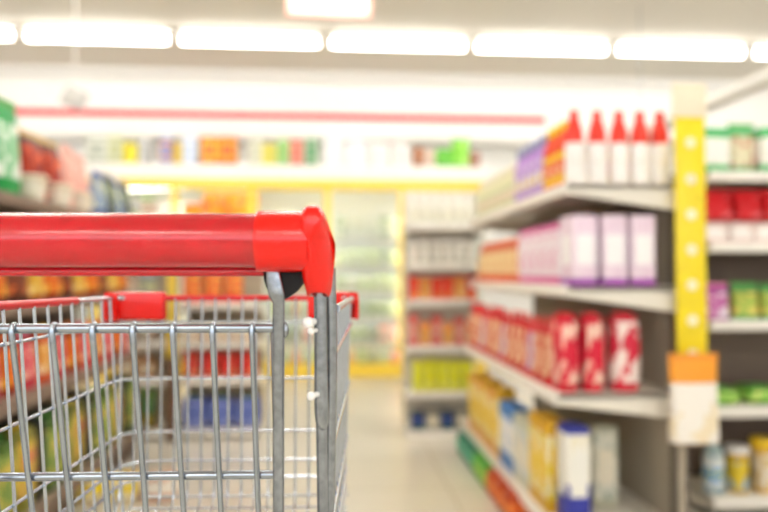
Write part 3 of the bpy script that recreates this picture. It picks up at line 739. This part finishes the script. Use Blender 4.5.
# front panel uprights, bending into the floor
bm = new_bm()
pxs = [122.5 + 13.35*k for k in range(18)]
for px in pxs:
    x = ac(px, 300, FYC).x
    if x > xR0-.006: break
    tube(bm, rounded([(x, FYC-.003, zt), (x, FYC-.004, zfl), (x, YN+.02, zfl)], .028, 6), R_w*.92, 6)
shift(bm); cobj('front_panel', bm, M_CHROME)
for left in (True, False):
    bm = new_bm(); y = YN+.015
    while y < FYC-.02:
        a = (side_x(zt, left, y), y, zt); b_ = (side_x(zfl, left, y), y, zfl)
        s = .003 if left else -.003
        tube(bm, [(a[0]+s, a[1], a[2]), (b_[0]+s, b_[1], b_[2])], R_w*.95, 6); y += .030
    shift(bm); cobj('side_panel', bm, M_CHROME)
# basket floor cross wires
bm = new_bm()
for k in range(9):
    y = YN+.03+k*.05
    tube(bm, [(side_x(zfl, True, y), y, zfl-.004), (side_x(zfl, False, y), y, zfl-.004)], R_w, 6)
for left in (True, False): tube(bm, [(side_x(zfl, left, YN), YN, zfl), (side_x(zfl, left, FYC-.03), FYC-.03, zfl)], R_w*1.3, 6)
shift(bm); cobj('basket_floor', bm, M_CHROME)
# corner bumpers
def bumper(left):
    bm = new_bm()
    if left: xc, xi = xL0, ac(165, 300, FYC).x
    else: xc, xi = xR0, ac(308, 300, FYC).x
    s = 1 if left else -1
    pts = rounded([(xi, FYC, 0), (xc, FYC, 0), (side_x(zt, left, FYC-.022), FYC-.022, 0)], .018, 6)
    zt_, zb_ = zt+.0065, zt-.0285
    rings = []
    for i, p in enumerate(pts):
        a = pts[i-1] if i else p; c = pts[i+1] if i < len(pts)-1 else p
        d = (c-a).normalized(); nrm = Vector((-d.y, d.x, 0))
        prof = [(.0075, 0), (.0085, -.35), (.0085, -.92), (.006, -1), (.003, -.95), (.003, -.4), (-.003, -.4), (-.003, -.95), (-.006, -1), (-.0085, -.92), (-.0085, -.35), (-.0075, 0), (-.003, .06), (.003, .06)]
        h = zt_-zb_
        rings.append([p + nrm*u_ + Vector((0, 0, zt_ + v_*h)) for u_, v_ in prof])
    loft(bm, rings); shift(bm)
    return cobj('corner_bumper', bm, M_REDCAP)
bumper(True); bumper(False)

# rear gate with its rods
xg1 = ac(276, 324, GYT).x; xg0 = 2*CX - xg1
z_bar = ac(240, 328, GYT).z
GYB = GYT + .0345; z_bar2 = ac(240, 475.5, GYT+.030).z
zg_bot = ac(240, 560, GYT+.045).z
bm = new_bm(); tube(bm, [(xg0, GYT, z_bar), (xg1, GYT, z_bar)], .0039, 14)
tube(bm, [(xg0+.002, GYT, z_bar), (xg0+.002, GYT+.032, z_bar2), (xg0+.002, GYT+.056, zfl+.012)], .0030, 8)
tube(bm, [(xg1-.003, GYT+.004, z_bar), (xg1-.003, GYT+.034, z_bar2), (xg1-.003, GYT+.056, zfl+.012)], .0022, 8)
tube(bm, [(xg0, GYT+.032, z_bar2), (xg1, GYT+.032, z_bar2)], .0036, 14)
tube(bm, [(xg0, GYT+.056, zfl+.012), (xg1, GYT+.056, zfl+.012)], .0034, 10)
shift(bm); gate = cobj('rear_gate', bm, M_GATE)
def slope_y(z): return GYT + .032*(z_bar - z)/(z_bar - z_bar2)
px = 253.0
sp = ac(253, 324, GYT).x - ac(213.7, 324, GYT).x
x = ac(253, 324, GYT).x
rod_me = None
while x > xg0 + .01:
    if rod_me is None:
        bm = new_bm()
        zz = [z_bar+.003, z_bar+.0015, z_bar-.004]; 
        pts = [(0, GYT, z_bar+.0036), (0, GYT-.0038, z_bar+.0030), (0, GYT-.0058, z_bar-.001), (0, slope_y(z_bar-.02)-.0060, z_bar-.02), (0, slope_y(z_bar2)-.0058, z_bar2), (0, slope_y(zfl+.012)-.0055, zfl+.010)]
        tube(bm, pts, [.0019, .0023, .0025, .0024, .0024, .0024], 10)
        rod_me = mesh_of('rod', bm, M_GATE)
    put('rod', rod_me, gate, L((x, 0, 0))); x -= sp
# handle with sleeve, caps and lip
hz = ac(200, 240.5, HY).z
xc0, xc1, xe_ = ac(257.5, 243, HY).x, ac(301, 243, HY).x, 0
rs = .5*(ac(100, 213, HY).z - ac(100, 268, HY).z)
zl = ac(200, 270, HY+.004).z
bm = new_bm()
n = 40; rings = []
for xx in (2*CX-xc0-.004, xc0+.004):
    rings.append([Vector((xx, HY+rs*math.cos(2*PI*k/n)*1.0, hz+rs*math.sin(2*PI*k/n))) for k in range(n)])
loft(bm, rings); 
shift(bm); hs = cobj('handle_sleeve', bm, M_SLEEVE)
bm = new_bm(); tube(bm, [(2*CX-xc0, HY+.006, zl-.0012), (xc0+.004, HY+.006, zl-.0012)], .0036, 12); shift(bm)
cobj('handle_lip', bm, M_SLEEVE, hs)
for side in (0, 1):
    f = (lambda v: Vector(v)) if side == 0 else mir
    rc_ = .5*(ac(280, 211, HY).z - ac(280, 272, HY).z); zc = ac(280, 241.5, HY).z
    bm = new_bm(); rings = []
    prof = [(xc0+.0012, rc_*.93), (xc0, rc_*.97), (xc0+.0012, rc_), (xc0+.004, rc_*1.005), (xc1-.003, rc_*1.0), (xc1+.001, rc_*.975), (xc1+.006, rc_*.95)]
    for xx, r in prof: rings.append([f((xx, HY+r*math.cos(2*PI*k/40), zc+r*math.sin(2*PI*k/40))) for k in range(40)])
    loft(bm, rings)
    # elbow
    sec = [(297.5, 308.5, 327.5, .012, .5420), (296, 306.5, 329.5, .0135, .5420), (290, 304.8, 331, .0150, .5410), (280, 302.6, 332.3, .0165, .5390), (268, 301.2, 333.6, .0190, .5360), (255, 300.4, 334.8, .0215, .5330),
           (244, 300.2, 335.2, .0225, .5310), (236, 300.0, 332.6, .0232, .5300), (228, 300.2, 329.8, .0228, .5290), (220, 300.9, 327.3, .0205, .5270), (213.5, 302.6, 324.4, .0165, .5250), (209.3, 305.3, 321.3, .0115, .5230), (207.0, 308.8, 317.8, .006, .5220)]
    rings = []; nn = 64
    def cat(p0, p1, p2, p3, t): return .5*(2*p1 + (p2-p0)*t + (2*p0-5*p1+4*p2-p3)*t*t + (3*p1-p0-3*p2+p3)*t**3)
    fine = []
    for i in range(len(sec)-1):
        q = [sec[max(0, i-1)], sec[i], sec[i+1], sec[min(len(sec)-1, i+2)]]
        for j in range(4): fine.append([cat(*[w_[k] for w_ in q], j/4) for k in range(5)])
    fine.append(list(sec[-1]))
    for py, xl, xr, dy, yc in fine:
        a = ac(xl, py, HY).x; b_ = ac(xr, py, HY).x; z = ac(315, py, HY).z
        ring = []; sh = max(0, (py-279)/18.5)*.0035
        cpx = 325.5 - max(0, py-213)*.42 if py < 240 else 314.2 + (py-240)*.13
        xcr = ac(cpx, py, HY).x; amt = 1.15 if py < 244 else max(.55, 1.15 - (py-244)*.015)
        for k in range(nn):
            t = 2*PI*k/nn; c_, s_ = math.cos(t), math.sin(t); e_ = .62
            x_ = (a+b_)/2 + (b_-a)/2*math.copysign(abs(c_)**e_, c_)
            y_ = yc + dy*math.copysign(abs(s_)**e_, s_)
            if s_ < 0: y_ += amt*max(0, x_-xcr)*min(1, -s_*2)
            ring.append(f((x_, min(y_, yc+dy), z + sh*max(0, -s_))))
        rings.append(ring)
    # open underside: rim turns in and up
    a, b_ = ac(310.8, 297, HY).x, ac(325.4, 297, HY).x
    z0_ = ac(315, 296.0, HY).z; z1_ = ac(315, 280, HY).z
    inner = []
    for z, k_ in ((z0_, 1), (z1_, .92)):
        inner.append([f(((a+b_)/2+(b_-a)/2*k_*math.cos(2*PI*k/nn), .5420+.0095*k_*math.sin(2*PI*k/nn), z + (.0035*max(0, -math.sin(2*PI*k/nn)) if k_ == 1 else 0))) for k in range(nn)])
    loft(bm, [inner[1], inner[0]] + rings)
    # rib running up the elbow
    P_ = [(327.0, 219, .5080), (322.5, 228, .4770), (318.2, 236, .4768), (315.8, 240, .4775)]
    shift(bm); cap_ = cobj('handle_end_cap', bm, M_REDCAP)
    # black bracket under the collar
    bm = new_bm()
    O = [(263, 270), (303, 270), (303.5, 283), (296, 292), (285.5, 299.5), (282.5, 300), (280, 294), (270, 293.5), (266.5, 289), (263.5, 280)]
    for yy_ in (0,):
        A = [bm.verts.new(f(ac(a_, b2, .5350))) for a_, b2 in O]; B = [bm.verts.new(f(Vector(ac(a_, b2, .5350)) + Vector((0, .014, 0)))) for a_, b2 in O]
        bm.faces.new(A); bm.faces.new(B[::-1])
        for k in range(len(O)): bm.faces.new((A[k], A[(k+1) % len(O)], B[(k+1) % len(O)], B[k]))
    bmesh.ops.recalc_face_normals(bm, faces=bm.faces)
    es = [e2 for e2 in bm.edges]; bmesh.ops.bevel(bm, geom=es, offset=.0009, segments=2, affect='EDGES')
    shift(bm); cobj('handle_bracket', bm, M_BLACK)
    # flattened hanger rod
    bm = new_bm()
    rr = .5*(ac(284, 324, .53).x - ac(273.5, 324, .53).x)
    def seg(px0, px1, py, Yd, dy): return ac(px0, py, Yd), ac(px1, py, Yd), dy
    S_ = [(266, 279.5, 270, .5320, .002), (266.5, 281.5, 280, .5320, .002), (267.5, 284.0, 292, .5320, .0025), (269.5, 284.5, 298, .5330, .003), (272.6, 284.6, 303, .5350, rr*.9), (272.4, 284.4, 325, .5370, rr), (272.6, 284.0, 420, .5450, rr), (272.8, 284, 512, .5520, rr), (273, 284, 560, .5570, rr)]
    rings = []
    for p0_, p1_, py, Yd, dy in S_:
        q0, q1 = ac(p0_, py, Yd), ac(p1_, py, Yd)
        cxx = (q0.x+q1.x)/2; hw_ = (q1.x-q0.x)/2
        rings.append([f((cxx+hw_*math.cos(2*PI*k/14), Yd+dy*math.sin(2*PI*k/14), q0.z)) for k in range(14)])
    loft(bm, rings)
    # little collar where the gate bar meets it
    q = ac(286.5, 330, .5420); rings = []
    for dz_, r_ in ((-.006, .001), (-.004, .0022), (0, .003), (.004, .0022), (.006, .001)):
        rings.append([f((q.x-.001+r_*math.cos(2*PI*k/10), q.y+r_*math.sin(2*PI*k/10), q.z+dz_)) for k in range(10)])
    loft(bm, rings)
    shift(bm); cobj('hanger_rod', bm, M_GALV)
    # uprights: handle stem (flattened end) and main post
    bm = new_bm()
    ra = .5*(ac(327, 340, .5450).x-ac(314.0, 340, .5450).x)
    stem = [(320.0, 290, .5450, 1), (320.6, 320, .5460, 1), (320.8, 360, .5470, 1.02), (321.2, 395, .5480, 1.1), (321.8, 412, .5490, 1.15), (322.2, 421, .5490, 1.05), (322.6, 426, .5500, .8), (322.8, 429, .5510, .4)]
    pts = []; rr2 = []
    for px_, py, Yd, k_ in stem: pts.append(f(ac(px_, py, Yd))); rr2.append(ra*k_)
    tube(bm, pts, rr2, 16); shift(bm); cobj('handle_stem', bm, M_GALV)
    bm = new_bm()
    rb = .5*(ac(336, 340, .565).x-ac(322.5, 340, .565).x)
    q0 = ac(328.8, 268, .558); q1 = ac(330.5, 340, .563); q2 = ac(329.5, 430, .566); q3 = ac(327.5, 512, .568)
    tube(bm, [f(v) for v in [q0, q1, q2, q3, (q3.x-.002, .56, .62), (q3.x-.004, .58, .42)]], rb, 16)
    q0 = ac(321.5, 405, .556); q1 = ac(323.0, 512, .562)
    tube(bm, [f(v) for v in [q0, q1, (q1.x, .555, .60)]], rb*.86, 12)
    shift(bm); cobj('upright_post', bm, M_GALV)
    # bolts
    for px_, py, r_ in ((308, 322.3, .0043), (311, 331, .0027), (311.2, 396, .0034)):
        bm = new_bm(); q = ac(px_, py, .5350)
        bmesh.ops.create_icosphere(bm, subdivisions=3, radius=r_, matrix=Matrix.Translation(f(q)))
        tube(bm, [f(q), f((q.x+.006, q.y+.012, q.z))], r_*.6, 8)
        shift(bm); cobj('bolt_cap', bm, M_BOLT)
    # chassis rail from the post forward
    xr_ = ac(327.5, 512, .55).x - .004
    bm = new_bm()
    tube(bm, rounded([f((xr_, .575, .45)), f((xr_, .56, .20)), f((xr_-.01, 1.02, .17))], .07, 8), .011, 14)
    shift(bm); cobj('chassis_rail', bm, M_GALV)
    for yw in (.62, .98):
        bm = new_bm()
        c0 = f((xr_-.004, yw, .0)); 
        bx(bm, c0.x-.020, c0.x+.020, yw-.02, yw+.02, .142, .160, .003)
        bx(bm, c0.x-.020, c0.x-.016, yw-.012, yw+.030, .05, .145, .001); bx(bm, c0.x+.016, c0.x+.020, yw-.012, yw+.030, .05, .145, .001)
        shift(bm); fk = cobj('caster_fork', bm, M_CHROME)
        bm = new_bm()
        prof = [(.020, -.013), (.052, -.013), (.060, -.008), (.060, .008), (.052, .013), (.020, .013)]
        rings = [[Vector((c0.x+a_, yw+.015+r_*math.cos(2*PI*k/24), .060+r_*math.sin(2*PI*k/24))) for k in range(24)] for r_, a_ in prof]
        loft(bm, rings); shift(bm); cobj('wheel', bm, M_RUBBER, fk)
# chassis cross bars and basket supports
bm = new_bm(); xr_ = ac(327.5, 512, .55).x - .004; xl_ = 2*CX-xr_
for y, z in ((1.02, .17), (.60, .20)): tube(bm, [(xl_, y, z), (xr_, y, z)], .009, 12)
for y in (.66, .92):
    tube(bm, [(xl_+.01, y+.02, .19), (xl_+.035, y-.05, zfl-.008), (xr_-.035, y-.05, zfl-.008), (xr_-.01, y+.02, .19)], .006, 10)
shift(bm); cobj('chassis_cross_bar', bm, M_GALV)

# ---------------------------------------------------------------- camera, light, view
cam = bpy.data.cameras.new('camera'); co = bpy.data.objects.new('camera', cam); COL.objects.link(co)
co.location = (0, 0, EYE)
co.rotation_euler = (PI/2 + PITCH, 0, -TH_STORE)
cam.sensor_width = 36; cam.lens = 36*F/768
cam.clip_start = .02
cam.dof.use_dof = True; cam.dof.focus_distance = .62
APER = .0118
cam.dof.aperture_fstop = cam.lens/1000/APER
scn.camera = co
w = bpy.data.worlds.new('daylight'); scn.world = w; w.use_nodes = True
w.node_tree.nodes['Background'].inputs[0].default_value = hexc('#f3f7ff')
w.node_tree.nodes['Background'].inputs[1].default_value = 3.4
scn.cycles.use_denoising = True
scn.cycles.max_bounces = 8
scn.cycles.caustics_reflective = False; scn.cycles.caustics_refractive = False
vs = scn.view_settings
vs.view_transform = 'Standard'; vs.look = 'None'; vs.gamma = 1; vs.use_curve_mapping = False
vs.exposure = 0.0
